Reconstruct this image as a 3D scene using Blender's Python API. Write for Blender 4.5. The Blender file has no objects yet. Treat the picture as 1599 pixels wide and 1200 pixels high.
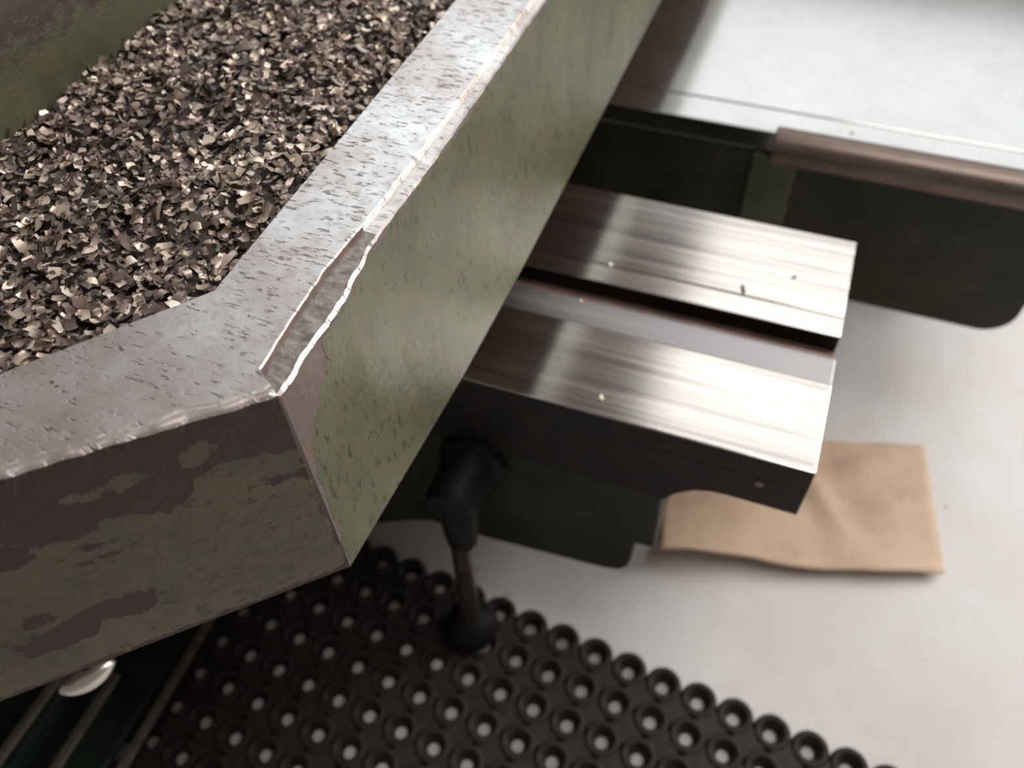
import bpy, bmesh, math, random
import numpy as np
from mathutils import Vector, Matrix, noise

random.seed(7)
rng = np.random.default_rng(7)
scn = bpy.context.scene
COL = scn.collection

# ------------------------------------------------------------------ camera
F = 1354.0
CX, CY = 799.5, 600.0
H = 1.2                                     # height of the lens above the floor
_d = np.array([50.0, 1122.0, F]); _d /= np.linalg.norm(_d)
_y = np.array([800.0, -1670.0, F]); _y -= _d * (_y @ _d); _y /= np.linalg.norm(_y)
_z = -_d
_x = np.cross(_y, _z)
R = np.array([_x, _y, _z])                  # photo axes -> world axes
C = np.array([0.0, 0.0, H])

cam = bpy.data.cameras.new('camera')
cam_o = bpy.data.objects.new('camera', cam)
COL.objects.link(cam_o)
cam_o.matrix_world = Matrix((
    (R[0, 0], -R[0, 1], -R[0, 2], C[0]),
    (R[1, 0], -R[1, 1], -R[1, 2], C[1]),
    (R[2, 0], -R[2, 1], -R[2, 2], C[2]),
    (0, 0, 0, 1)))
cam.sensor_fit = 'HORIZONTAL'
cam.sensor_width = 36.0
cam.lens = F / 1599.0 * 36.0
cam.clip_start = 0.01
cam.dof.use_dof = True
cam.dof.focus_distance = 0.56
cam.dof.aperture_fstop = 4.4
scn.camera = cam_o

# ------------------------------------------------------------------ light
scn.view_settings.view_transform = 'Standard'
scn.view_settings.look = 'None'
scn.view_settings.gamma = 1.0
scn.view_settings.use_curve_mapping = False
scn.view_settings.exposure = 0.0

world = bpy.data.worlds.new('workshop_air')
scn.world = world
world.use_nodes = True
bg = world.node_tree.nodes['Background']
bg.inputs['Color'].default_value = (1.0, 0.86, 0.79, 1)
bg.inputs['Strength'].default_value = 0.17


def area(name, loc, target, sx, sy, power, col):
    l = bpy.data.lights.new(name, 'AREA')
    l.shape = 'RECTANGLE'; l.size = sx; l.size_y = sy
    l.energy = power; l.color = col
    o = bpy.data.objects.new(name, l)
    COL.objects.link(o)
    o.location = loc
    v = Vector(target) - Vector(loc)
    o.rotation_euler = v.to_track_quat('-Z', 'Y').to_euler()
    return o


# rows of ceiling lamps: one over the far side, one further left, a strong one to the right
area('ceiling_lamp_near_row', (0.95, 3.05, 2.95), (0.95, 3.05, 0), 2.6, 1.7, 26, (1.0, 0.99, 0.97))
area('ceiling_lamp_far_row', (0.6, 5.3, 2.95), (0.6, 5.3, 0), 3.2, 2.5, 31, (0.97, 0.99, 1.0))
area('ceiling_lamp_left', (-2.2, 4.0, 2.95), (-2.2, 4.0, 0), 2.2, 3.6, 66, (0.76, 0.91, 1.0))
area('ceiling_lamp_right', (3.3, 3.4, 2.95), (0.6, 0.8, 0.3), 2.2, 2.6, 170, (1.0, 0.975, 0.945))
area('ceiling_lamp_overhead', (0.75, 0.9, 3.0), (0.75, 0.9, 0), 1.2, 1.8, 34, (1.0, 0.95, 0.90))


# ------------------------------------------------------------------ photo pixel -> point
def ray(x, y):
    return R @ np.array([x - CX, y - CY, F])


def at(x, y, z):
    r = ray(x, y); return C + r * ((z - H) / r[2])


def at_y(x, y, yv):
    r = ray(x, y); return C + r * (yv / r[1])


def at_plane(x, y, p0, n):
    r = ray(x, y); return C + r * (((np.array(p0) - C) @ n) / (r @ n))


def pj(p):
    c = R.T @ (np.array(p) - C)
    return CX + F * c[0] / c[2], CY + F * c[1] / c[2]


# ------------------------------------------------------------------ materials
def mat_new(name):
    m = bpy.data.materials.new(name)
    m.use_nodes = True
    nt = m.node_tree
    b = nt.nodes['Principled BSDF']
    return m, nt, b


def N(nt, kind, **kw):
    n = nt.nodes.new(kind)
    for k, v in kw.items():
        if k in ('operation', 'blend_type', 'data_type', 'attribute_name', 'noise_dimensions', 'feature', 'interpolation_type'):
            setattr(n, k, v)
        else:
            n.inputs[k].default_value = v
    return n


def coords(nt, scale=(1, 1, 1), rot=(0, 0, 0)):
    g = N(nt, 'ShaderNodeTexCoord')
    mp = N(nt, 'ShaderNodeMapping')
    mp.inputs['Scale'].default_value = scale
    mp.inputs['Rotation'].default_value = rot
    nt.links.new(g.outputs['Object'], mp.inputs['Vector'])
    return mp.outputs['Vector']


def noise_n(nt, vec, scale, detail=4, rough=0.55):
    n = N(nt, 'ShaderNodeTexNoise', Scale=scale, Detail=detail, Roughness=rough)
    nt.links.new(vec, n.inputs['Vector'])
    return n.outputs['Fac']


def ramp(nt, fac, stops):
    r = N(nt, 'ShaderNodeValToRGB')
    e = r.color_ramp.elements
    while len(e) > 1:
        e.remove(e[-1])
    e[0].position = stops[0][0]; e[0].color = (*stops[0][1], 1)
    for p, c in stops[1:]:
        k = e.new(p); k.color = (*c, 1)
    nt.links.new(fac, r.inputs['Fac'])
    return r.outputs['Color']


def step(nt, val, lo, hi):
    m = N(nt, 'ShaderNodeMapRange')
    m.inputs['From Min'].default_value = lo
    m.inputs['From Max'].default_value = hi
    nt.links.new(val, m.inputs['Value'])
    return m.outputs['Result']


def mixc(nt, fac, a, b, blend='MIX'):
    m = N(nt, 'ShaderNodeMix', data_type='RGBA', blend_type=blend)
    for s, v in (('A', a), ('B', b)):
        sock = [i for i in m.inputs if i.name == s and i.type == 'RGBA'][0]
        if isinstance(v, tuple):
            sock.default_value = (*v, 1)
        else:
            nt.links.new(v, sock)
    fs = [i for i in m.inputs if i.name == 'Factor' and i.type == 'VALUE'][0]
    if isinstance(fac, float):
        fs.default_value = fac
    else:
        nt.links.new(fac, fs)
    return [o for o in m.outputs if o.type == 'RGBA'][0]


def math_n(nt, op, a, b=0.0):
    m = N(nt, 'ShaderNodeMath', operation=op)
    for i, v in enumerate((a, b)):
        if isinstance(v, (int, float)):
            m.inputs[i].default_value = v
        else:
            nt.links.new(v, m.inputs[i])
    return m.outputs[0]


def bump(nt, b, height, dist, strength=1.0, prev=None):
    n = N(nt, 'ShaderNodeBump', Strength=strength, Distance=dist)
    nt.links.new(height, n.inputs['Height'])
    if prev is not None:
        nt.links.new(prev, n.inputs['Normal'])
    nt.links.new(n.outputs['Normal'], b.inputs['Normal'])
    return n.outputs['Normal']


def simple(name, col, rough=0.5, metal=0.0, var=0.25, scale=40, bmp=0.0005):
    m, nt, b = mat_new(name)
    v = coords(nt)
    f = noise_n(nt, v, scale, 5)
    lo = tuple(c * (1 - var) for c in col); hi = tuple(min(1, c * (1 + var)) for c in col)
    nt.links.new(ramp(nt, f, [(0.3, lo), (0.7, hi)]), b.inputs['Base Color'])
    b.inputs['Roughness'].default_value = rough
    b.inputs['Metallic'].default_value = metal
    if bmp:
        bump(nt, b, f, bmp, 0.6)
    return m


def painted(name, paint, bare, streak_axis, amp=0.006, bare_metal=0.25, pits=True, prough=0.42, brough=0.5, soft=0.0004, relief=0.0012):
    """old green machine paint that has flaked: vertex attribute 'bare' is the signed distance (m) into bare iron"""
    m, nt, b = mat_new(name)
    v = coords(nt)
    at_ = N(nt, 'ShaderNodeAttribute', attribute_name='bare')
    n1 = noise_n(nt, v, 90, 6, 0.62)
    off = math_n(nt, 'MULTIPLY', math_n(nt, 'SUBTRACT', n1, 0.5), amp * 3.2)
    sd = math_n(nt, 'ADD', at_.outputs['Fac'], off)
    mask = step(nt, sd, -soft, soft)
    # paint colour: mottled and greasy
    n2 = noise_n(nt, v, 9, 4, 0.6)
    n3 = noise_n(nt, v, 55, 6, 0.65)
    pc = mixc(nt, step(nt, n2, 0.32, 0.68), tuple(c * 0.58 for c in paint), tuple(min(1, c * 1.28) for c in paint))
    pc = mixc(nt, step(nt, n3, 0.45, 0.75), pc, tuple((paint[0] * 1.25, paint[1] * 0.98, paint[2] * 0.85)))
    if pits:
        vp = coords(nt, scale=streak_axis)
        n4 = noise_n(nt, vp, 60, 3, 0.5)
        pit = step(nt, n4, 0.61, 0.645)
        pc = mixc(nt, math_n(nt, 'MULTIPLY', pit, 0.75), pc, tuple(c * 0.35 for c in paint))
    n5 = noise_n(nt, v, 240, 4)
    bc = mixc(nt, n5, tuple(c * 0.7 for c in bare), tuple(min(1, c * 1.3) for c in bare))
    bc = mixc(nt, step(nt, n3, 0.5, 0.8), bc, (bare[0] * 1.3, bare[1] * 0.95, bare[2] * 0.8))
    nt.links.new(mixc(nt, mask, pc, bc), b.inputs['Base Color'])
    nt.links.new(math_n(nt, 'MULTIPLY', mask, bare_metal), b.inputs['Metallic'])
    nt.links.new(math_n(nt, 'ADD', prough, math_n(nt, 'MULTIPLY', mask, brough - prough)), b.inputs['Roughness'])
    hgt = math_n(nt, 'SUBTRACT', 1.0, mask)
    p = bump(nt, b, hgt, 0.0006, 0.8)
    hh = math_n(nt, 'ADD', n3, math_n(nt, 'MULTIPLY', n5, 0.3))
    p = bump(nt, b, hh, relief, 0.55, p)
    return m


def brushed(name, col, rough, scale, contrast, metal=1.0, dirt=(0.15, 0.12, 0.10), dirt_lo=0.62, rot=(0, 0, 0)):
    m, nt, b = mat_new(name)
    v = coords(nt, scale=scale, rot=rot)
    f = noise_n(nt, v, 1.0, 6, 0.7)
    v2 = coords(nt)
    g = noise_n(nt, v2, 35, 5, 0.6)
    c = ramp(nt, f, [(0.28, tuple(x * (1 - contrast) for x in col)), (0.72, tuple(min(1, x * (1 + contrast)) for x in col))])
    c = mixc(nt, step(nt, g, dirt_lo, dirt_lo + 0.12), c, dirt)
    nt.links.new(c, b.inputs['Base Color'])
    b.inputs['Metallic'].default_value = metal
    r = math_n(nt, 'ADD', rough * 0.7, math_n(nt, 'MULTIPLY', f, rough * 0.6))
    nt.links.new(r, b.inputs['Roughness'])
    bump(nt, b, f, 0.0002, 0.35)
    return m


M = {}
M['paint_right'] = painted('flaked_green_paint_side', (0.100, 0.106, 0.060), (0.165, 0.132, 0.118), (1, 3.2, 1.3), amp=0.0035)
M['paint_front'] = painted('flaked_green_paint_front', (0.108, 0.097, 0.056), (0.058, 0.039, 0.031), (1.6, 1.6, 2.6), amp=0.0058, bare_metal=0.1, brough=0.6, relief=0.0028)
M['paint_wall'] = painted('greasy_green_paint', (0.062, 0.066, 0.034), (0.048, 0.033, 0.026), (1, 1, 1), amp=0.030, bare_metal=0.1, pits=False, prough=0.55, soft=0.012)
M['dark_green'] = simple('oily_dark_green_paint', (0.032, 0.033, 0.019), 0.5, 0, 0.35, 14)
M['lit_green'] = simple('lit_green_paint_pad', (0.085, 0.095, 0.050), 0.5, 0, 0.25, 20)  # lighter green puts the light on this strip into its colour
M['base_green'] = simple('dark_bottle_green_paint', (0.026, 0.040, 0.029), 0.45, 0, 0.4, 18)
M['dark_iron'] = simple('oily_dark_cast_iron', (0.013, 0.0105, 0.0085), 0.5, 0.0, 0.4, 30)
M['pan'] = simple('rusty_primer_and_crease_shade', (0.16, 0.105, 0.085), 0.7, 0, 0.3, 20)
M['black'] = simple('black_plastic', (0.005, 0.0045, 0.004), 0.6, 0, 0.2, 20, 0)
M['shaft'] = simple('oiled_steel_shaft', (0.10, 0.075, 0.068), 0.35, 0.7, 0.3, 30)
M['groove'] = simple('brown_oiled_groove', (0.17, 0.115, 0.095), 0.35, 0.4, 0.35, 25)
M['rail'] = brushed('ground_steel_rail', (0.58, 0.56, 0.525), 0.16, (2.5, 120, 1), 0.42, dirt=(0.30, 0.27, 0.24), dirt_lo=0.68)
M['rail_grey'] = brushed('dull_grey_rail_strip', (0.36, 0.355, 0.36), 0.42, (4, 120, 1), 0.14, dirt=(0.25, 0.23, 0.22), dirt_lo=0.7)
M['plate'] = brushed('worn_steel_plate', (0.62, 0.635, 0.62), 0.14, (9, 9, 1), 0.10, dirt=(0.42, 0.42, 0.41), dirt_lo=0.70)
M['bronze'] = brushed('aged_bronze_rod', (0.16, 0.12, 0.10), 0.30, (30, 120, 120), 0.25, 0.45)
M['edge_grey'] = simple('worn_grey_edge', (0.19, 0.17, 0.155), 0.5, 0.2, 0.3, 60)
M['bright_steel'] = simple('polished_steel', (0.85, 0.78, 0.70), 0.28, 0.9, 0.1, 30)
M['rubber'] = simple('black_rubber', (0.027, 0.022, 0.020), 0.65, 0, 0.35, 60)


def rim_material():
    m, nt, b = mat_new('worn_bare_rim_metal')
    v = coords(nt)
    vs = coords(nt, scale=(110, 420, 60), rot=(0, 0, 0.15))
    s = noise_n(nt, vs, 1.0, 4, 0.6)
    g = noise_n(nt, v, 130, 6, 0.65)
    l = noise_n(nt, v, 16, 4, 0.6)
    c = mixc(nt, step(nt, l, 0.3, 0.7), (0.55, 0.455, 0.41), (0.84, 0.81, 0.785))
    c = mixc(nt, math_n(nt, 'MULTIPLY', step(nt, g, 0.52, 0.74), 0.42), c, (0.30, 0.235, 0.205))
    c = mixc(nt, math_n(nt, 'MULTIPLY', step(nt, s, 0.60, 0.68), 0.7), c, (0.15, 0.12, 0.11))
    nt.links.new(c, b.inputs['Base Color'])
    b.inputs['Metallic'].default_value = 0.82
    nt.links.new(math_n(nt, 'ADD', 0.30, math_n(nt, 'MULTIPLY', g, 0.22)), b.inputs['Roughness'])
    h = math_n(nt, 'SUBTRACT', math_n(nt, 'MULTIPLY', g, 0.6), step(nt, s, 0.58, 0.68))
    bump(nt, b, h, 0.0006, 0.6)
    return m


for k_ in ('dark_iron', 'dark_green', 'black', 'base_green', 'rubber'):
    M[k_].node_tree.nodes['Principled BSDF'].inputs['Specular IOR Level'].default_value = 0.28

M['paint_right'].node_tree.nodes['Principled BSDF'].inputs['Specular IOR Level'].default_value = 0.36

M['rim'] = rim_material()
M['chamfer'] = simple('worn_brown_chamfer', (0.30, 0.25, 0.22), 0.42, 0.55, 0.4, 160, 0.0015)


def floor_material():
    m, nt, b = mat_new('scuffed_pale_concrete')
    v = coords(nt)
    a = noise_n(nt, v, 3.2, 5, 0.6)
    f = noise_n(nt, v, 60, 5, 0.65)
    w = N(nt, 'ShaderNodeTexVoronoi', Scale=14.0)
    nt.links.new(v, w.inputs['Vector'])
    c = mixc(nt, step(nt, a, 0.32, 0.7), (0.62, 0.59, 0.56), (0.74, 0.738, 0.735))
    c = mixc(nt, math_n(nt, 'MULTIPLY', step(nt, f, 0.60, 0.75), 0.30), c, (0.46, 0.40, 0.35))
    sp = step(nt, w.outputs['Distance'], 0.075, 0.04)
    n6 = noise_n(nt, v, 5.0, 2)
    c = mixc(nt, math_n(nt, 'MULTIPLY', math_n(nt, 'MULTIPLY', sp, step(nt, n6, 0.5, 0.56)), 0.5), c, (0.22, 0.18, 0.15))
    nt.links.new(c, b.inputs['Base Color'])
    b.inputs['Roughness'].default_value = 0.6
    bump(nt, b, f, 0.0006, 0.3)
    return m


M['floor'] = floor_material()


def card_material():
    m, nt, b = mat_new('stained_brown_cardboard')
    v = coords(nt)
    a = noise_n(nt, v, 7, 5, 0.6)
    f = noise_n(nt, v, 45, 5, 0.6)
    c = ramp(nt, a, [(0.30, (0.46, 0.315, 0.235)), (0.50, (0.61, 0.45, 0.32)), (0.72, (0.69, 0.52, 0.37))])
    c = mixc(nt, math_n(nt, 'MULTIPLY', step(nt, f, 0.56, 0.75), 0.45), c, (0.36, 0.245, 0.19))
    nt.links.new(c, b.inputs['Base Color'])
    b.inputs['Roughness'].default_value = 0.75
    bump(nt, b, f, 0.0006, 0.3)
    return m


M['card'] = card_material()


def chip_material():
    m, nt, b = mat_new('steel_chip')
    at_ = N(nt, 'ShaderNodeAttribute', attribute_name='tint')
    sel = at_.outputs['Fac']
    c = ramp(nt, sel, [(0.0, (0.075, 0.056, 0.048)), (0.36, (0.24, 0.185, 0.16)), (0.58, (0.62, 0.51, 0.42)), (1.0, (0.95, 0.83, 0.69))])
    nt.links.new(c, b.inputs['Base Color'])
    b.inputs['Metallic'].default_value = 0.4
    b.inputs['Roughness'].default_value = 0.4
    return m


M['chip'] = chip_material()
M['chip_bed'] = simple('dark_packed_swarf', (0.05, 0.04, 0.034), 0.6, 0.3, 0.6, 220, 0.004)


# ------------------------------------------------------------------ object helpers
def mesh_obj(name, verts, faces, mats, parent=None, fmat=None, smooth=False):
    me = bpy.data.meshes.new(name)
    me.from_pydata([tuple(map(float, p)) for p in verts], [], faces)
    if not isinstance(mats, (list, tuple)):
        mats = [mats]
    for k in mats:
        me.materials.append(k)
    if fmat is not None:
        me.polygons.foreach_set('material_index', fmat)
    if smooth:
        me.polygons.foreach_set('use_smooth', [True] * len(me.polygons))
    me.update()
    o = bpy.data.objects.new(name, me)
    COL.objects.link(o)
    if parent:
        o.parent = parent
    return o


def bm_obj(name, bm, mats, parent=None, smooth=False, fix=True):
    if fix:
        bmesh.ops.recalc_face_normals(bm, faces=bm.faces)
    me = bpy.data.meshes.new(name)
    bm.to_mesh(me); bm.free()
    if not isinstance(mats, (list, tuple)):
        mats = [mats]
    for k in mats:
        me.materials.append(k)
    if smooth:
        me.polygons.foreach_set('use_smooth', [True] * len(me.polygons))
    o = bpy.data.objects.new(name, me)
    COL.objects.link(o)
    if parent:
        o.parent = parent
    return o


def tag(o, label=None, cat=None, group=None, kind=None):
    if label: o['label'] = label
    if cat: o['category'] = cat
    if group: o['group'] = group
    if kind: o['kind'] = kind
    return o


def empty(name, label, cat, loc=(0, 0, 0)):
    o = bpy.data.objects.new(name, None)
    COL.objects.link(o)
    o.location = loc
    o.empty_display_size = 0.05
    tag(o, label, cat)
    bpy.context.view_layer.update()
    return o


def parent_keep(o, p):
    o.parent = p
    o.matrix_parent_inverse = Matrix.Translation(-Vector(p.location))


def box_bm(x0, x1, y0, y1, z0, z1, bev=0.0, seg=2):
    bm = bmesh.new()
    bmesh.ops.create_cube(bm, size=1)
    for v in bm.verts:
        v.co = Vector((x0 + (v.co.x + .5) * (x1 - x0), y0 + (v.co.y + .5) * (y1 - y0), z0 + (v.co.z + .5) * (z1 - z0)))
    if bev:
        bmesh.ops.bevel(bm, geom=list(bm.edges), offset=bev, segments=seg, affect='EDGES', profile=0.5)
    return bm


def extrude_xz(profile, y0, y1, bev=0.0):
    """closed polygon in the X-Z plane pushed along Y"""
    bm = bmesh.new()
    a = [bm.verts.new((x, y0, z)) for x, z in profile]
    b = [bm.verts.new((x, y1, z)) for x, z in profile]
    n = len(profile)
    bm.faces.new(a); bm.faces.new(list(reversed(b)))
    for i in range(n):
        bm.faces.new((a[i], b[i], b[(i + 1) % n], a[(i + 1) % n]))
    bmesh.ops.recalc_face_normals(bm, faces=bm.faces)
    if bev:
        es = [e for e in bm.edges if abs(e.verts[0].co.y - e.verts[1].co.y) < 1e-6]
        bmesh.ops.bevel(bm, geom=es, offset=bev, segments=2, affect='EDGES', profile=0.5)
    return bm


def lathe_bm(profile, seg=32, mtx=None):
    """profile of (radius, height) spun round Z"""
    bm = bmesh.new()
    rings = []
    for r, h in profile:
        if r < 1e-6:
            rings.append([bm.verts.new((0, 0, h))])
        else:
            rings.append([bm.verts.new((r * math.cos(2 * math.pi * k / seg), r * math.sin(2 * math.pi * k / seg), h)) for k in range(seg)])
    for a, b in zip(rings, rings[1:]):
        for k in range(seg):
            j = (k + 1) % seg
            if len(a) == 1 and len(b) == 1:
                continue
            if len(a) == 1:
                bm.faces.new((a[0], b[j], b[k]))
            elif len(b) == 1:
                bm.faces.new((a[k], a[j], b[0]))
            else:
                bm.faces.new((a[k], a[j], b[j], b[k]))
    if mtx is not None:
        bmesh.ops.transform(bm, matrix=mtx, verts=bm.verts)
    return bm


# ------------------------------------------------------------------ floor
bm = bmesh.new()
bmesh.ops.create_grid(bm, x_segments=1, y_segments=1, size=4.0)
floor = bm_obj('floor', bm, M['floor'])
tag(floor, kind='structure')

# ------------------------------------------------------------------ chip tray (big flaked green casting)
ZT, ZB = 0.84, 0.642
tray = empty('chip_tray', 'big cast iron chip tray with flaked green paint and worn bare metal rim', 'chip tray', (-0.45, 0.7, ZB))

PCt = np.array([-0.228, 0.231]); PCb = np.array([-0.2265, 0.231])
DFt = np.array([-0.747, -0.665]); DFb = np.array([-0.722, -0.692])
IC = np.array([-0.310, 0.288])
INF = at(240, 490, ZT)[:2]
DIN = (at(0, 580, ZT)[:2] - IC); DIN /= np.linalg.norm(DIN)

ridge_px = [(445, 610), (462, 585), (491, 537), (540, 467), (577, 391), (612, 342), (675, 258), (740, 163), (813, 57), (853, 0)]
crease_px = [(384, 614), (440, 522), (512, 415), (560, 360), (590, 322), (655, 240), (725, 146), (790, 57), (832, 0)]
ridge = np.array([at(px, py, ZT - 0.006) for px, py in ridge_px])
crease = np.array([at(px, py, ZT) for px, py in crease_px])


def nz(a, b, s):
    return noise.noise(Vector((a * s, b * s, 3.7)))


stations = []                                 # (kind, t)
t = 0.62
while t > 0.26:
    stations.append(('f', t)); t -= 0.03
while t > 0.0025:
    stations.append(('f', t)); t -= 0.0035
stations.append(('c', 0.0))
y = 0.2345
while y < 0.50:
    stations.append(('r', y)); y += 0.0035
while y < 1.15:
    stations.append(('r', y)); y += 0.009
while y < 1.95:
    stations.append(('r', y)); y += 0.08
stations.append(('r', 1.95))

# flake outlines taken from the paint edges on the two faces
nf = np.array([DFt[1], -DFt[0], 0.0]); nf = -nf if nf @ np.array([0.6, -0.7, 0]) < 0 else nf
pf0 = np.array([*PCt, ZT])


def on_front(px, py):
    p = at_plane(px, py, pf0, nf)
    return np.linalg.norm(p[:2] - PCt), p[2]


fb = sorted([on_front(*p) for p in [(0, 846), (60, 850), (120, 838), (160, 815), (200, 797), (225, 802), (262, 795), (300, 770), (300, 745), (345, 725), (380, 715), (430, 706), (470, 700)]])
fb_t = np.array([a for a, b in fb]); fb_z = np.array([b for a, b in fb])
paint_isles = [(*on_front(312, 704), 0.0095, 0.0075), (*on_front(300, 718), 0.0085, 0.0045), (*on_front(190, 754), 0.0095, 0.0062), (*on_front(212, 746), 0.008, 0.0042), (*on_front(115, 778), 0.0068, 0.0055), (*on_front(142, 774), 0.006, 0.0042)]
bare_isles = [(*on_front(90, 985), 0.026, 0.012), (*on_front(165, 945), 0.030, 0.009), (*on_front(200, 940), 0.014, 0.010), (*on_front(458, 741), 0.018, 0.0028),
              (*on_front(140, 852), 0.013, 0.003), (*on_front(160, 865), 0.009, 0.002), (*on_front(8, 870), 0.012, 0.011), (*on_front(55, 960), 0.010, 0.006)]


def on_right(px, py):
    p = at_plane(px, py, (PCt[0], 0.3, ZT), np.array([1.0, 0, 0]))
    return p[1], p[2]


rb = sorted([on_right(*p)[::-1] for p in [(575, 420), (545, 470), (512, 540), (527, 570), (513, 597), (500, 651), (494, 700), (500, 740), (520, 800), (541, 868)]])
rb_z = np.array([a for a, b in rb]); rb_y = np.array([b for a, b in rb])

NR = 46                                       # rows down the outer face
verts = []; faces = []; fm = []; bare = []
cols = []
for kind, t in stations:
    if kind == 'f':
        ob = PCb + DFb * t; ot = PCt + DFt * t
        it = IC + DIN * t * 1.02
        w = it - ot
        n = w / np.linalg.norm(w)
        j = 0.0009 + nz(t, 0.3, 95) * 0.0018 + nz(t, 4.3, 300) * 0.0005
        otz = ZT - 0.003 + nz(t, 8.1, 120) * 0.0010
        ot0 = ot
        ot2 = ot + n * max(0, j)
        cr = ot2 + n * (0.006 + 0.002 * nz(t, 1.9, 60))
    else:
        yy = t if kind == 'r' else PCt[1]
        ob = np.array([np.interp(yy, [0.231, 0.42, 0.56, 1.1], [-0.2265, -0.2185, -0.2165, -0.2195]), yy])
        rx = np.interp(yy, ridge[:, 1], ridge[:, 0]) if yy < ridge[-1, 1] else ridge[-1, 0]
        cx_ = np.interp(yy, crease[:, 1], crease[:, 0]) if yy < crease[-1, 1] else crease[-1, 0]
        j = nz(yy, 0.7, 85) * 0.0011 + nz(yy, 5.1, 300) * 0.0005
        ot0 = np.array([rx, yy])
        ot2 = np.array([rx + j, yy])
        otz = ZT - 0.006 + nz(yy, 2.2, 80) * 0.0007
        cr = np.array([min(cx_ + nz(yy, 6.6, 110) * 0.0008, ot2[0] - 0.004), yy - 0.0])
        it = np.array([IC[0], 0.288 + (yy - 0.231) * (1.95 - 0.288) / (1.95 - 0.231)])
        if kind == 'c':
            cr = np.array([-0.2440, 0.2235])
    col = []
    for r in range(NR + 1):                    # outer face, bottom to top
        k = r / NR
        if r == NR:
            p, z = ot2, otz
        else:
            p = ob * (1 - k) + ot0 * k
            z = ZB * (1 - k) + (ZT - 0.005) * k
        col.append(len(verts)); verts.append((p[0], p[1], z))
        if kind == 'f':
            zb_ = np.interp(t, fb_t, fb_z)
            vv = (z - zb_)
            for (ti, zi, a, b2) in paint_isles:
                dd = math.hypot((t - ti) / a, (z - zi) / b2); vv = min(vv, (dd - 1) * min(a, b2) * 1.0) if dd < 2 else vv
            for (ti, zi, a, b2) in bare_isles:
                dd = math.hypot((t - ti) / a, (z - zi) / b2); vv = max(vv, (1 - dd) * min(a, b2))
            vv = max(vv, (ZB + 0.004 - z))
            vv = max(vv, min(0.001, 0.0035 - t))
        else:
            yv = verts[-1][1]
            vv = np.interp(z, rb_z, rb_y) - yv
            vv = max(vv, (z - (ZT - 0.009)) * 0.8)
        bare.append(max(-0.06, min(0.06, vv)))
    # chamfer and top
    for q, z in ((ot2 + (cr - ot2) * (0.11 if kind != 'f' else 0.5), otz + 0.0022), (cr - (cr - ot2) * (0.06 if kind != 'f' else 0.05), ZT - 0.0034 if kind != 'f' else ZT - 0.0004), (cr, ZT - 0.0006), (cr + (it - cr) * 0.02, ZT), (cr + (it - cr) * 0.5, ZT + 0.0004), (it - (it - cr) * 0.03, ZT), (it, ZT - 0.003), (it, 0.70)):
        col.append(len(verts)); verts.append((q[0], q[1], z)); bare.append(0.06)
    cols.append((kind, col))
for (k0, a), (k1, b) in zip(cols, cols[1:]):
    for r in range(len(a) - 1):
        faces.append((a[r], b[r], b[r + 1], a[r + 1]))
        front = (k0 == 'f')
        if r < NR:
            fm.append(0 if not front else 1)
        elif r == NR + 1 and not front and verts[a[0]][1] < 0.365:
            fm.append(3)
        elif r == NR + 2 and not front and verts[a[0]][1] < 0.365:
            fm.append(5)  # steep crease strip: its shade is put into the dark brown colour
        elif r <= NR + 6:
            fm.append(2)
        else:
            fm.append(4)
# end caps and the closed underside
for kind, a in (cols[0], cols[-1]):
    faces.append(tuple(a)); fm.append(1)
body = mesh_obj('wall', verts, faces, [M['paint_right'], M['paint_front'], M['rim'], M['chamfer'], M['paint_wall'], M['pan']], None, fm)
NS = len(cols[0][1]) - 1
for i_, f_ in enumerate(body.data.polygons):       # the worn front lip is rounded over
    if i_ < (len(cols) - 1) * NS:
        f_.use_smooth = cols[i_ // NS][0] == 'f' and NR <= i_ % NS <= NR + 1
body.data.attributes.new('bare', 'FLOAT', 'POINT').data.foreach_set('value', bare)
bm = bmesh.new(); bm.from_mesh(body.data); bmesh.ops.recalc_face_normals(bm, faces=bm.faces); bm.to_mesh(body.data); bm.free()
parent_keep(body, tray)
tag(body, 'flaked green wall with bare worn rim')

# pan: floor of the tray, reaching under the heap and the machine column
po = [PCb + DFb * 0.62 + np.array([.004, .004]), PCb + np.array([-.003, .003]), np.array([-0.222, 1.95]), np.array([-1.25, 1.95]), np.array([-1.25, (PCb + DFb * 0.62)[1]])]
bm = bmesh.new()
lo = [bm.verts.new((p[0], p[1], ZB + 0.0005)) for p in po]
hi = [bm.verts.new((p[0], p[1], 0.70)) for p in po]
bm.faces.new(lo); bm.faces.new(hi)
for i in range(5):
    bm.faces.new((lo[i], lo[(i + 1) % 5], hi[(i + 1) % 5], hi[i]))
pan = bm_obj('pan', bm, M['pan'])
parent_keep(pan, tray)

# far wall of the trough: greasy painted casting behind the heap
vs = []; fs = []; br = []
ny, nzr = 60, 26
prof = []
for r in range(nzr + 1):
    k = r / nzr
    z = 0.70 + k * 0.42
    x = -0.545 - 0.10 * max(0, z - 0.80) - 0.5 * max(0, z - 0.90) ** 1.3
    prof.append((x, z))
for i in range(ny + 1):
    yv = -0.25 + 2.1 * i / ny
    for (x, z) in prof:
        vs.append((x + 0.004 * nz(yv, z, 12), yv, z)); br.append(z - 0.878)
m_ = nzr + 1
for i in range(ny):
    for r in range(nzr):
        fs.append((i * m_ + r, (i + 1) * m_ + r, (i + 1) * m_ + r + 1, i * m_ + r + 1))
base_n = len(vs)
for yv in (-0.25, 1.85):
    for x, z in ((-1.2, 0.70), (-1.2, 1.12)):
        vs.append((x, yv, z)); br.append(0.02)
fs.append((base_n, base_n + 2, base_n + 3, base_n + 1))
fs.append(tuple([base_n, base_n + 1] + [r for r in range(nzr, -1, -1)]))
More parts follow.
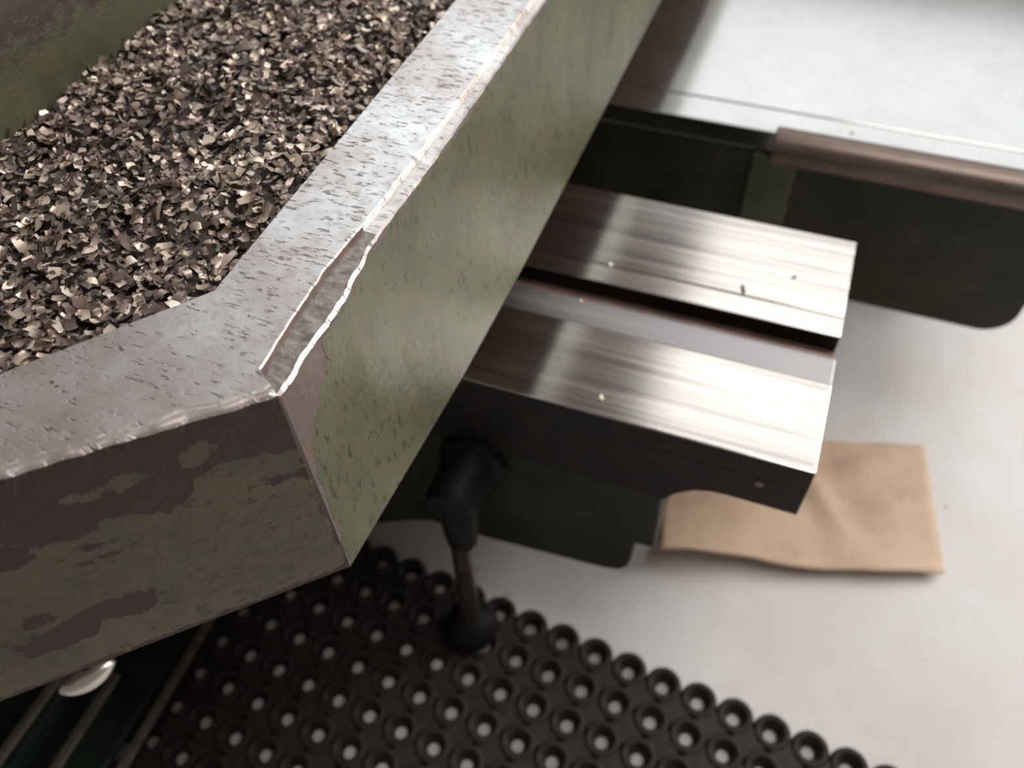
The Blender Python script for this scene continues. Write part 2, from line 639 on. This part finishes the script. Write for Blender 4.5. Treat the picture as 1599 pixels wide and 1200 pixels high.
fs.append(tuple([base_n + 2] + [ny * m_ + r for r in range(0, nzr + 1)] + [base_n + 3]))
fs.append(tuple([base_n + 1, base_n + 3] + [i * m_ + nzr for i in range(ny, -1, -1)]))
col_o = mesh_obj('trough_wall', vs, fs, M['paint_wall'], None, None, True)
col_o.data.attributes.new('bare', 'FLOAT', 'POINT').data.foreach_set('value', br)
bm = bmesh.new(); bm.from_mesh(col_o.data); bmesh.ops.recalc_face_normals(bm, faces=bm.faces); bm.to_mesh(col_o.data); bm.free()
parent_keep(col_o, tray)
tag(col_o, 'greasy green trough wall with brown rust stains')

# ------------------------------------------------------------------ pedestal of the machine, seen below the tray
ped = empty('machine_pedestal', 'dark bottle green stepped machine pedestal under the chip tray', 'machine base', (-0.95, 0.6, 0))
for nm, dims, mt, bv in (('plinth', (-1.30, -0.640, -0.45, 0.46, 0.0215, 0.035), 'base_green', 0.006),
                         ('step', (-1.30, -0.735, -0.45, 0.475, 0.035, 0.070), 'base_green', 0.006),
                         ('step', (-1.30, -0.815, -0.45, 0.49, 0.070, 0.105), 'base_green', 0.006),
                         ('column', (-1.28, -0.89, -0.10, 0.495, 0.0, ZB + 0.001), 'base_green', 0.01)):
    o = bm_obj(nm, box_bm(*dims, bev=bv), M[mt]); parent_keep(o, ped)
for (ax_, ay_), (bx_, by_), z in (((306, 1004), (190, 1200), 0.0352), ((138, 1120), (86, 1200), 0.0702), ((62, 1098), (4, 1178), 0.1052)):
    p_, q_ = at(ax_, ay_, z), at(bx_, by_, z)
    u_ = (q_ - p_) / np.linalg.norm(q_ - p_)
    p_ = p_ - u_ * 0.06; q_ = q_ + u_ * 0.12
    ln = np.linalg.norm(q_ - p_)
    bm = box_bm(0, ln, -0.006, 0.006, -0.004, 0.0025, 0.001, 1)
    bmesh.ops.transform(bm, matrix=Matrix.Translation(Vector(p_)) @ Matrix.Rotation(math.atan2(u_[1], u_[0]), 4, 'Z'), verts=bm.verts)
    o = bm_obj('edge_strip', bm, M['edge_grey'])
    parent_keep(o, ped); tag(o, 'worn grey edge strip')

# polished steel shape added to stand for the bright crescent below the tray
pa = at(100, 1078, 0.45); pb = at(172, 1036, 0.45)
hd = empty('steel_crescent_shape', 'bright polished steel shape added as the pale crescent below the chip tray', 'handle', tuple((pa + pb) / 2))
ax = Vector(pb - pa); L = ax.length * 1.25
q = ax.to_track_quat('Z', 'Y').to_matrix().to_4x4()
mid = Matrix.Translation(Vector((pa + pb) / 2)) @ q
pr = [(0, -L / 2)] + [(0.013 * math.sin(math.pi * (k + .5) / 14) ** 0.6, -L / 2 + L * (k + .5) / 14) for k in range(14)] + [(0, L / 2)]
o = bm_obj('crescent_shape', lathe_bm(pr, 24, mid), M['bright_steel'], None, True); parent_keep(o, hd)
mid2 = Matrix.Translation(Vector((pa + pb) / 2) + Vector((-0.05, 0.05, 0.06)))
# stem up to the underside of the tray
st0 = Vector((pa + pb) / 2); st1 = st0 + Vector((-0.02, 0.09, ZB + 0.005 - st0.z))
sv = st1 - st0
o = bm_obj('stem', lathe_bm([(0.006, 0), (0.006, sv.length)], 16, Matrix.Translation(st0) @ sv.to_track_quat('Z', 'Y').to_matrix().to_4x4()), M['dark_iron'], None, True)
parent_keep(o, hd)

# ------------------------------------------------------------------ slideway with two bright rails
ZW = 0.534
XE = 0.0875
YF, YG0, YG1, YBK = 0.502, 0.648, 0.680, 0.835
slide = empty('slideway', 'ground steel slideway with two bright rails and an oily groove, sticking out past the tray', 'machine slide', (-0.35, 0.66, 0.42))
prof = [(XE, ZW - 0.030), (XE - 0.001, 0.460), (0.018, 0.460), (0.002, 0.4585), (-0.014, 0.452), (-0.030, 0.438), (-0.042, 0.420), (-0.89, 0.420), (-0.89, ZW - 0.030)]
o = bm_obj('body', extrude_xz(prof, YF, YBK, 0.0015), M['dark_iron']); parent_keep(o, slide)


def rail(nm, y0, y1, mat, z1=ZW, z0=ZW - 0.031, x1=XE, bev=0.0012):
    o = bm_obj(nm, box_bm(-0.89, x1, y0, y1, z0, z1, bev, 2), [mat, M['dark_iron']]); parent_keep(o, slide)
    for f in o.data.polygons:                 # only the top is ground bright
        f.material_index = 0 if f.normal.z > 0.3 else 1
    return o


rail('rail', YF, 0.6125, M['rail'])
tag(rail('dull_strip', 0.6127, YG0, M['rail_grey'], ZW - 0.0002), 'dull grey strip beside the groove')
rail('rail', 0.7095, YBK, M['rail'])
rail('gib_strip', YG1, 0.7078, M['rail'], ZW - 0.0003, bev=0.0005)
rail('groove_floor', YG0 - 0.001, YG1 + 0.001, M['groove'], ZW - 0.022, ZW - 0.031, XE - 0.0005, 0)
rail('groove_ridge', YG0 + 0.001, YG0 + 0.013, M['groove'], ZW - 0.009, ZW - 0.023, XE - 0.001, 0.001)
# small screw in the side of the lip
p = at_y(1185, 755, YF)
rx90 = Matrix.Rotation(math.pi / 2, 4, 'X')
o = bm_obj('screw', lathe_bm([(0, 0), (0.003, 0), (0.0045, 0.0006), (0.0045, 0.0016), (0.0035, 0.0024), (0, 0.0024)], 16, Matrix.Translation((p[0], YF + 0.0004, p[2])) @ rx90), M['bronze'])
parent_keep(o, slide)

# green bracket under the slide
br_ = empty('slide_bracket', 'dark green cast bracket carrying the slideway, rounded at its lower corner', 'machine bracket', (-0.5, 0.65, 0.2))
prof = [(-0.044, 0.420), (-0.042, 0.311), (-0.0450, 0.306), (-0.064, 0.304), (-0.066, 0.262), (-0.0685, 0.245), (-0.076, 0.232), (-0.088, 0.226), (-0.10, 0.2225),
        (-0.253, 0.2055), (-0.33, 0.204), (-0.36, 0.190), (-0.423, 0.146), (-0.70, 0.146), (-0.70, 0.0), (-0.89, 0.0), (-0.89, 0.420)]
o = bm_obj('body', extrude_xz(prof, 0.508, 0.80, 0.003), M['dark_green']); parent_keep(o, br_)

# hanging clamp lever
YL = 0.452
lever = empty('clamp_lever', 'dark clamp lever with ball knob hanging from the slide bracket', 'lever', (-0.262, YL, 0.39))
hz = at_y(712, 775, YL)
lx, lz = hz[0], hz[2]
mh = Matrix.Translation((lx, 0.508, lz)) @ rx90
o = bm_obj('hub', lathe_bm([(0, -0.001), (0.040, -0.001), (0.040, 0.012), (0.032, 0.016), (0.030, 0.070), (0.026, 0.078), (0, 0.080)], 32, mh), M['black'], None, False); parent_keep(o, lever)
tp = at_y(722, 840, YL); bt = at_y(737, 975, YL)
ml = Matrix.Translation((bt[0], YL, 0))
o = bm_obj('socket', lathe_bm([(0, lz + 0.005), (0.024, lz + 0.005), (0.024, lz - 0.025), (0.020, tp[2] + 0.015), (0.018, tp[2] - 0.004), (0.012, tp[2] - 0.008), (0, tp[2] - 0.008)], 24,
           Matrix.Translation((tp[0], YL, 0))), M['black'], None, False); parent_keep(o, lever)
rb_ = 0.037
o = bm_obj('shaft', lathe_bm([(0.0115, tp[2]), (0.013, bt[2] + 0.07), (0.0155, bt[2] + 0.035), (0.015, bt[2] + 0.02)], 24, ml), M['shaft'], None, True); parent_keep(o, lever)
o = bm_obj('ball_knob', lathe_bm([(0.001, bt[2] - rb_)] + [(rb_ * math.sin(math.pi * k / 18), bt[2] - rb_ * math.cos(math.pi * k / 18)) for k in range(1, 17)] + [(0.011, bt[2] + rb_ * 0.95), (0, bt[2] + rb_ * 0.94)], 32, ml), M['black'], None, True)
parent_keep(o, lever)

# ------------------------------------------------------------------ second machine table on the far side
tab = empty('machine_table', 'bright steel machine table with a bronze edge rod above a dark green casting', 'machine table', (0, 1.35, 0))
o = bm_obj('top_plate', box_bm(-1.0, 0.37, 1.0725, 1.95, 0.505, ZW, 0.0012), M['plate']); parent_keep(o, tab)
o = bm_obj('edge_strip', box_bm(-1.0, 0.37, 1.0186, 1.0712, 0.505, ZW - 0.0004, 0.0012), M['plate']); parent_keep(o, tab)
# body with rounded lower right corner
rr = 0.045
prof = [(-1.0, 0.506), (-1.0, 0.281), (0.31, 0.276)]
cxr, czr = 0.342 - rr, 0.2755 + rr
prof = [(-1.0, 0.506), (-1.0, 0.281)] + [(cxr + rr * math.sin(a), czr - rr * math.cos(a)) for a in [k * math.pi / 16 for k in range(0, 9)]] + [(0.345, 0.506)]
o = bm_obj('body', extrude_xz(prof, 1.0205, 1.90, 0.003), M['dark_green']); parent_keep(o, tab)
pr0 = at_y(1178, 240, 1.02); pr1 = at_y(1252, 300, 1.02)
o = bm_obj('pad', box_bm(-0.058, 0.002, 1.0145, 1.022, 0.30, 0.50, 0.003), M['lit_green']); parent_keep(o, tab)  # raised pad; the lit strip is put into its lighter green
tag(o, 'raised pad coloured lighter green as if lit')
mr = Matrix.Translation((-0.0345, 1.008, ZW - 0.011)) @ Matrix.Rotation(math.pi / 2, 4, 'Y')
rp = [(0, 0), (0.021, 0), (0.0235, 0.0025)]
o = bm_obj('edge_rod', lathe_bm(rp + [(0.0235, 0.405), (0.021, 0.4075), (0, 0.4075)], 32, mr), M['bronze'], None, True); parent_keep(o, tab)
mod = o.modifiers.new('edges', 'EDGE_SPLIT'); mod.split_angle = math.radians(40)
o = bm_obj('foot', box_bm(-0.95, 0.44, 1.50, 1.92, 0.0, 0.30, 0.008), M['dark_iron']); parent_keep(o, tab)

# ------------------------------------------------------------------ cardboard on the floor
c00 = at(1028, 858, 0.046); c10 = at(1474, 903, 0.014); c11 = at(1446, 695, 0.003); c01 = np.array([-0.085, 0.895, 0.004])
p_mid = at(1290, 692, 0.004)
nu, nv = 40, 22
vs = []; fs = []
for i in range(nu + 1):
    u = i / nu
    for j in range(nv + 1):
        v = j / nv
        p = (c00 * (1 - u) + c10 * u) * (1 - v) + (c01 * (1 - u) + c11 * u) * v
        p = p.copy()
        e = 0.0035 * nz(u * 3, v * 2, 1.6)
        p[0] += e; p[1] += 0.0035 * nz(u * 5, 1.0 + v, 1.3) + 0.004 * math.sin(u * 7.0 + 0.5) * (1 - v)
        lift = (0.042 * (1 - u) + 0.013 * u + 0.004 * math.sin(u * 9.0)) * max(0, 1 - v * 1.7) ** 1.3
        p[2] = 0.0028 + lift + 0.004 * abs(nz(u * 3 + 4, v * 3, 1.5)) + 0.013 * math.exp(-((u - 0.60 - 0.25 * (0.5 - v)) / 0.045) ** 2 - ((v - 0.55) / 0.28) ** 2)
        vs.append(tuple(p))
m_ = nv + 1
for i in range(nu):
    for j in range(nv):
        fs.append((i * m_ + j, (i + 1) * m_ + j, (i + 1) * m_ + j + 1, i * m_ + j + 1))
card = mesh_obj('cardboard_sheet', vs, fs, M['card'], None, None, True)
sm = card.modifiers.new('thickness', 'SOLIDIFY'); sm.thickness = 0.0022; sm.offset = -1
tag(card, 'creased brown cardboard sheet lying on the pale floor', 'cardboard')

# ------------------------------------------------------------------ rubber ring mat
mat_e = empty('ring_mat', 'black rubber ring mat with round holes on the pale floor', 'floor mat', (-0.1, 0.25, 0))
s_ = 600 / 1599.0
row0 = [(260, 160), (375, 215), (495, 270), None, (755, 390), (875, 440), (1005, 495), (1140, 555), (1280, 605), (1430, 660)]
obs = []
for i, q_ in enumerate(row0):
    if q_:
        obs.append((i, 0, at(500 + q_[0] * s_, 820 + q_[1] * s_, 0)))
rows8 = [(0, 1, [(1020, 47), (1095, 85), (1175, 122)]), (-1, 2, [(885, 85), (965, 127), (1045, 165), (1130, 205), (1210, 245), (1298, 290)]),
         (-2, 3, [(760, 130), (838, 170), (915, 210), (995, 250), (1080, 293), (1163, 338), (1250, 380), (1340, 428), (1437, 470)])]
s8 = 900 / 1599.0
for i0, j, l in rows8:
    for k, (a, b) in enumerate(l):
        obs.append((i0 + k, j, at(a * s8, 900 + b * s8, 0)))
A = np.array([[1, i, j] for i, j, p in obs], float)
B = np.array([p[:2] for i, j, p in obs])
sol, res_, _, _ = np.linalg.lstsq(A, B, rcond=None)
P0, E1, E2 = sol
print('mat lattice', P0, E1, E2, 'resid', np.sqrt(res_ / len(obs)))
TH = 0.021
ring_r = 0.0252
ring_prof = [(0.0082, 0.0008), (0.0106, 0.010), (0.0158, TH - 0.0016), (0.0172, TH), (ring_r - 0.0040, TH - 0.0002), (ring_r - 0.0010, TH - 0.0025), (ring_r, TH - 0.007), (ring_r, 0.0008)]
ring_me = None
cells = set()
for j in range(0, 15):
    for i in range(-14, 26):
        c = P0 + E1 * i + E2 * j - np.array([-0.001, 0.002])
        px, py = pj((c[0], c[1], 0.01))
        if c[0] < -0.67 or c[1] < -0.05 or px > 1640 or py > 1290 or px < 60:
            continue
        cells.add((i, j))
        if ring_me is None:
            o = bm_obj('ring', lathe_bm(ring_prof, 20), M['rubber'], None, True)
            ring_me = o.data
        else:
            o = bpy.data.objects.new('ring', ring_me); COL.objects.link(o)
        o.location = (c[0], c[1], 0)
        parent_keep(o, mat_e)
print('rings', len(cells))
bm = bmesh.new()
for (i, j) in cells:
    if (i + 1, j) in cells and (i, j + 1) in cells and (i + 1, j + 1) in cells:
        c = P0 + E1 * (i + .5) + E2 * (j + .5) - np.array([-0.001, 0.002])
        q4 = []
        for z in (0.001, 0.0185):
            for a in range(4):
                an = math.pi / 4 + a * math.pi / 2 + math.atan2(E1[1], E1[0]) + math.pi / 4
                q4.append(bm.verts.new((c[0] + 0.021 * math.cos(an), c[1] + 0.021 * math.sin(an), z)))
        bm.faces.new(q4[4:8]); bm.faces.new(list(reversed(q4[:4])))
        for a in range(4):
            bm.faces.new((q4[a], q4[(a + 1) % 4], q4[4 + (a + 1) % 4], q4[4 + a]))
web = bm_obj('web', bm, M['rubber']); parent_keep(web, mat_e)

# ------------------------------------------------------------------ the heap of chips
def heap_z(x, y):
    """surface of the swarf between the trough wall and the rim"""
    a = np.clip((x + 0.555) / 0.245, 0, 1)
    z = 0.824 + 0.008 * (1 - a) + 0.008 * np.sin(np.pi * a) + 0.004 * np.sin(x * 37 + 1.3) * np.cos(y * 29) + 0.003 * np.sin(x * 83 + y * 61)
    return z


def rim_x(y):
    """inner edge of the tray at a given y"""
    return np.where(y > 0.288, -0.310, -0.310 + (y - 0.288) * (DIN[0] / DIN[1]))


# packed bed
gx, gy = 40, 110
vs = []; fs = []
for i in range(gy + 1):
    yv = -0.05 + 1.35 * i / gy
    x1 = float(rim_x(np.array(yv))) + 0.004
    for k in range(gx + 1):
        xv = -0.575 + (x1 + 0.575) * k / gx
        vs.append((xv, yv, float(heap_z(xv, yv)) - 0.006 + 0.004 * nz(xv, yv, 90)))
m_ = gx + 1
for i in range(gy):
    for k in range(gx):
        fs.append((i * m_ + k, i * m_ + k + 1, (i + 1) * m_ + k + 1, (i + 1) * m_ + k))


def chip_shapes(n):
    """unit curled flakes: strips bent to an arc, some twisted"""
    out = []
    for s in range(n):
        segs = 6
        arc = random.uniform(0.5, 2.9)
        wid = random.uniform(0.35, 0.75)
        tw = random.uniform(-0.5, 0.5)
        rad = 1.0 / arc
        ARCS.append(arc)
        P = []
        for k in range(segs + 1):
            a = -arc / 2 + arc * k / segs
            cx_, cz_ = rad * math.sin(a), -rad * math.cos(a) + rad
            ww = wid * (0.62 + 0.38 * math.sin(math.pi * (k + .6) / (segs + 1.2))) * random.uniform(0.85, 1.1)
            ta = tw * (k / segs - .5)
            for sgn in (-0.5, 0.5):
                P.append((cx_ + sgn * 0.12 * random.uniform(-1, 1), sgn * ww * math.cos(ta), cz_ + sgn * ww * math.sin(ta)))
        out.append(np.array(P))
    return out


ARCS = []
SH = chip_shapes(40)
SEG = 6
quad = np.array([(2 * k, 2 * k + 1, 2 * k + 3, 2 * k + 2) for k in range(SEG)])


def rot_mats(n, tilt):
    az = rng.uniform(0, 2 * np.pi, n); ti = np.abs(rng.normal(0, tilt, n)); ta = rng.uniform(0, 2 * np.pi, n); fl = rng.uniform(0, 1, n) < 0.45
    out = np.zeros((n, 3, 3))
    for k in range(n):
        m = Matrix.Rotation(az[k], 3, 'Z')
        axv = Vector((math.cos(ta[k]), math.sin(ta[k]), 0))
        m = Matrix.Rotation(ti[k], 3, axv) @ m
        if fl[k]:
            m = m @ Matrix.Rotation(math.pi, 3, 'X')
        out[k] = np.array(m)
    return out


def spots(n, ymin, ymax):
    y = rng.uniform(ymin, ymax, n)
    x1 = rim_x(y)
    x = -0.556 + (x1 - 0.003 + 0.556) * rng.uniform(0, 1, n)
    return x, y


NCH = 11000
x, y = spots(NCH, 0.10, 0.86)
size = rng.lognormal(math.log(0.0072), 0.28, NCH)
zz = heap_z(x, y) + rng.uniform(-0.005, 0.003, NCH)
rm = rot_mats(NCH, 0.55)
pick = rng.integers(0, len(SH), NCH)
shp = np.array(SH)[pick]                               # n,14,3
V = np.einsum('nij,nkj->nki', rm, shp * size[:, None, None])
V[:, :, 0] += x[:, None]; V[:, :, 1] += y[:, None]; V[:, :, 2] += zz[:, None]
nv_ = V.shape[1]
tint = np.clip(0.10 + rng.beta(1.1, 2.0, NCH) * 0.9, 0, 1)
faces_c = (quad[None] + (np.arange(NCH) * nv_)[:, None, None]).reshape(-1, 4)
allv = np.concatenate([np.array(vs), V.reshape(-1, 3)])
me = bpy.data.meshes.new('chip_heap')
nb = len(vs)
nfb = len(fs)
lv = np.concatenate([np.array(fs).reshape(-1), (faces_c + nb).reshape(-1)]).astype(np.int32)
me.vertices.add(len(allv)); me.vertices.foreach_set('co', allv.reshape(-1).astype(np.float32))
me.loops.add(len(lv)); me.loops.foreach_set('vertex_index', lv)
npoly = len(lv) // 4
me.polygons.add(npoly)
me.polygons.foreach_set('loop_start', np.arange(0, len(lv), 4, dtype=np.int32))
me.materials.append(M['chip']); me.materials.append(M['chip_bed'])
mi = np.zeros(npoly, np.int32); mi[:nfb] = 1
me.polygons.foreach_set('material_index', mi)
me.update(calc_edges=True)
me.validate()
ta = np.concatenate([np.zeros(nb), np.repeat(tint, nv_)]).astype(np.float32)
me.attributes.new('tint', 'FLOAT', 'POINT').data.foreach_set('value', ta)
heap = bpy.data.objects.new('chip_heap', me); COL.objects.link(heap)
tag(heap, 'heap of fine curled steel chips packed into the green tray', 'metal chips', kind='stuff')

# larger loose chips on top: 300 individuals
chip_mes = []
for s in range(24):
    P = SH[s]
    mm = bpy.data.meshes.new('metal_chip')
    mm.from_pydata([tuple(p) for p in P], [], [tuple(map(int, q_)) for q_ in quad])
    mm.polygons.foreach_set('use_smooth', [True] * len(mm.polygons))
    mm.materials.append(M['chip'])
    mm.attributes.new('tint', 'FLOAT', 'POINT').data.foreach_set('value', [(0.10, 0.20, 0.42, 0.52, 0.80, 0.95)[s % 6]] * len(P))
    chip_mes.append(mm)


def put_chip(x, y, z, sz, mesh_i, rot, st=1.0):
    o = bpy.data.objects.new('metal_chip', chip_mes[mesh_i]); COL.objects.link(o)
    o.matrix_world = Matrix.Translation((x, y, z)) @ Matrix([list(r) for r in rot]).to_4x4() @ Matrix.Diagonal((sz * st, sz / st ** 0.6, sz, 1))
    return o


cnt = 0
while cnt < 290:
    xs, ys = spots(1, 0.17, 0.72)
    x0, y0 = float(xs[0]), float(ys[0])
    px, py = pj((x0, y0, 0.83))
    if px < 0 or py < 0:
        continue
    o = put_chip(x0, y0, float(heap_z(x0, y0)) + random.uniform(0.0005, 0.003), random.uniform(0.0095, 0.0130), cnt % 24, rot_mats(1, 0.4)[0], 1.0 if cnt % 3 else random.uniform(1.2, 1.7))
    k_ = cnt % 24
    tone = ('dark grey', 'dark grey', 'brownish grey', 'brownish grey', 'pale cream', 'pale cream')[k_ % 6]
    form = 'tightly curled' if ARCS[k_] > 1.9 else 'slightly bent' if ARCS[k_] > 1.1 else 'nearly flat'
    if x0 < -0.50:
        place = 'against the greasy trough wall'
    elif float(rim_x(np.array(y0))) - x0 < 0.045:
        place = 'beside the worn inner edge of the tray rim'
    else:
        place = 'in the middle of the heap'
    tag(o, 'larger %s %s steel chip %s' % (tone, form, place), 'metal chip', '%s %s chips %s' % (tone, form, place))
    cnt += 1

# stray crumbs on the rails, the rim and the table
for px, py, z, sz, lab in ((1160, 452, ZW, 0.012, 'small dark chip standing on the joint of the rear rail'),
                           (955, 414, ZW, 0.006, 'tiny bright chip on the shaded end of the gib strip'),
                           (1240, 433, ZW, 0.006, 'tiny dark crumb in the middle of the bright rear rail'),
                           (940, 622, ZW, 0.008, 'tiny bright chip on the front rail near its outer edge'),
                           (908, 470, ZW, 0.005, 'tiny bright chip on the dull strip beside the groove'),
                           (85, 601, ZT, 0.006, 'small dark crumb on the front rim of the tray'),
                           (1330, 207, ZW, 0.009, 'small brown crumb on the steel table beside the bronze rod')):
    p = at(px, py, z)
    o = put_chip(p[0], p[1], z + 0.0002, sz, random.randrange(4) * 6 + (0 if 'dark' in lab else 2 if 'brown' in lab else 5), np.array(Matrix.Rotation(random.uniform(0, 6), 3, 'Z')))
    tag(o, lab, 'metal chip')
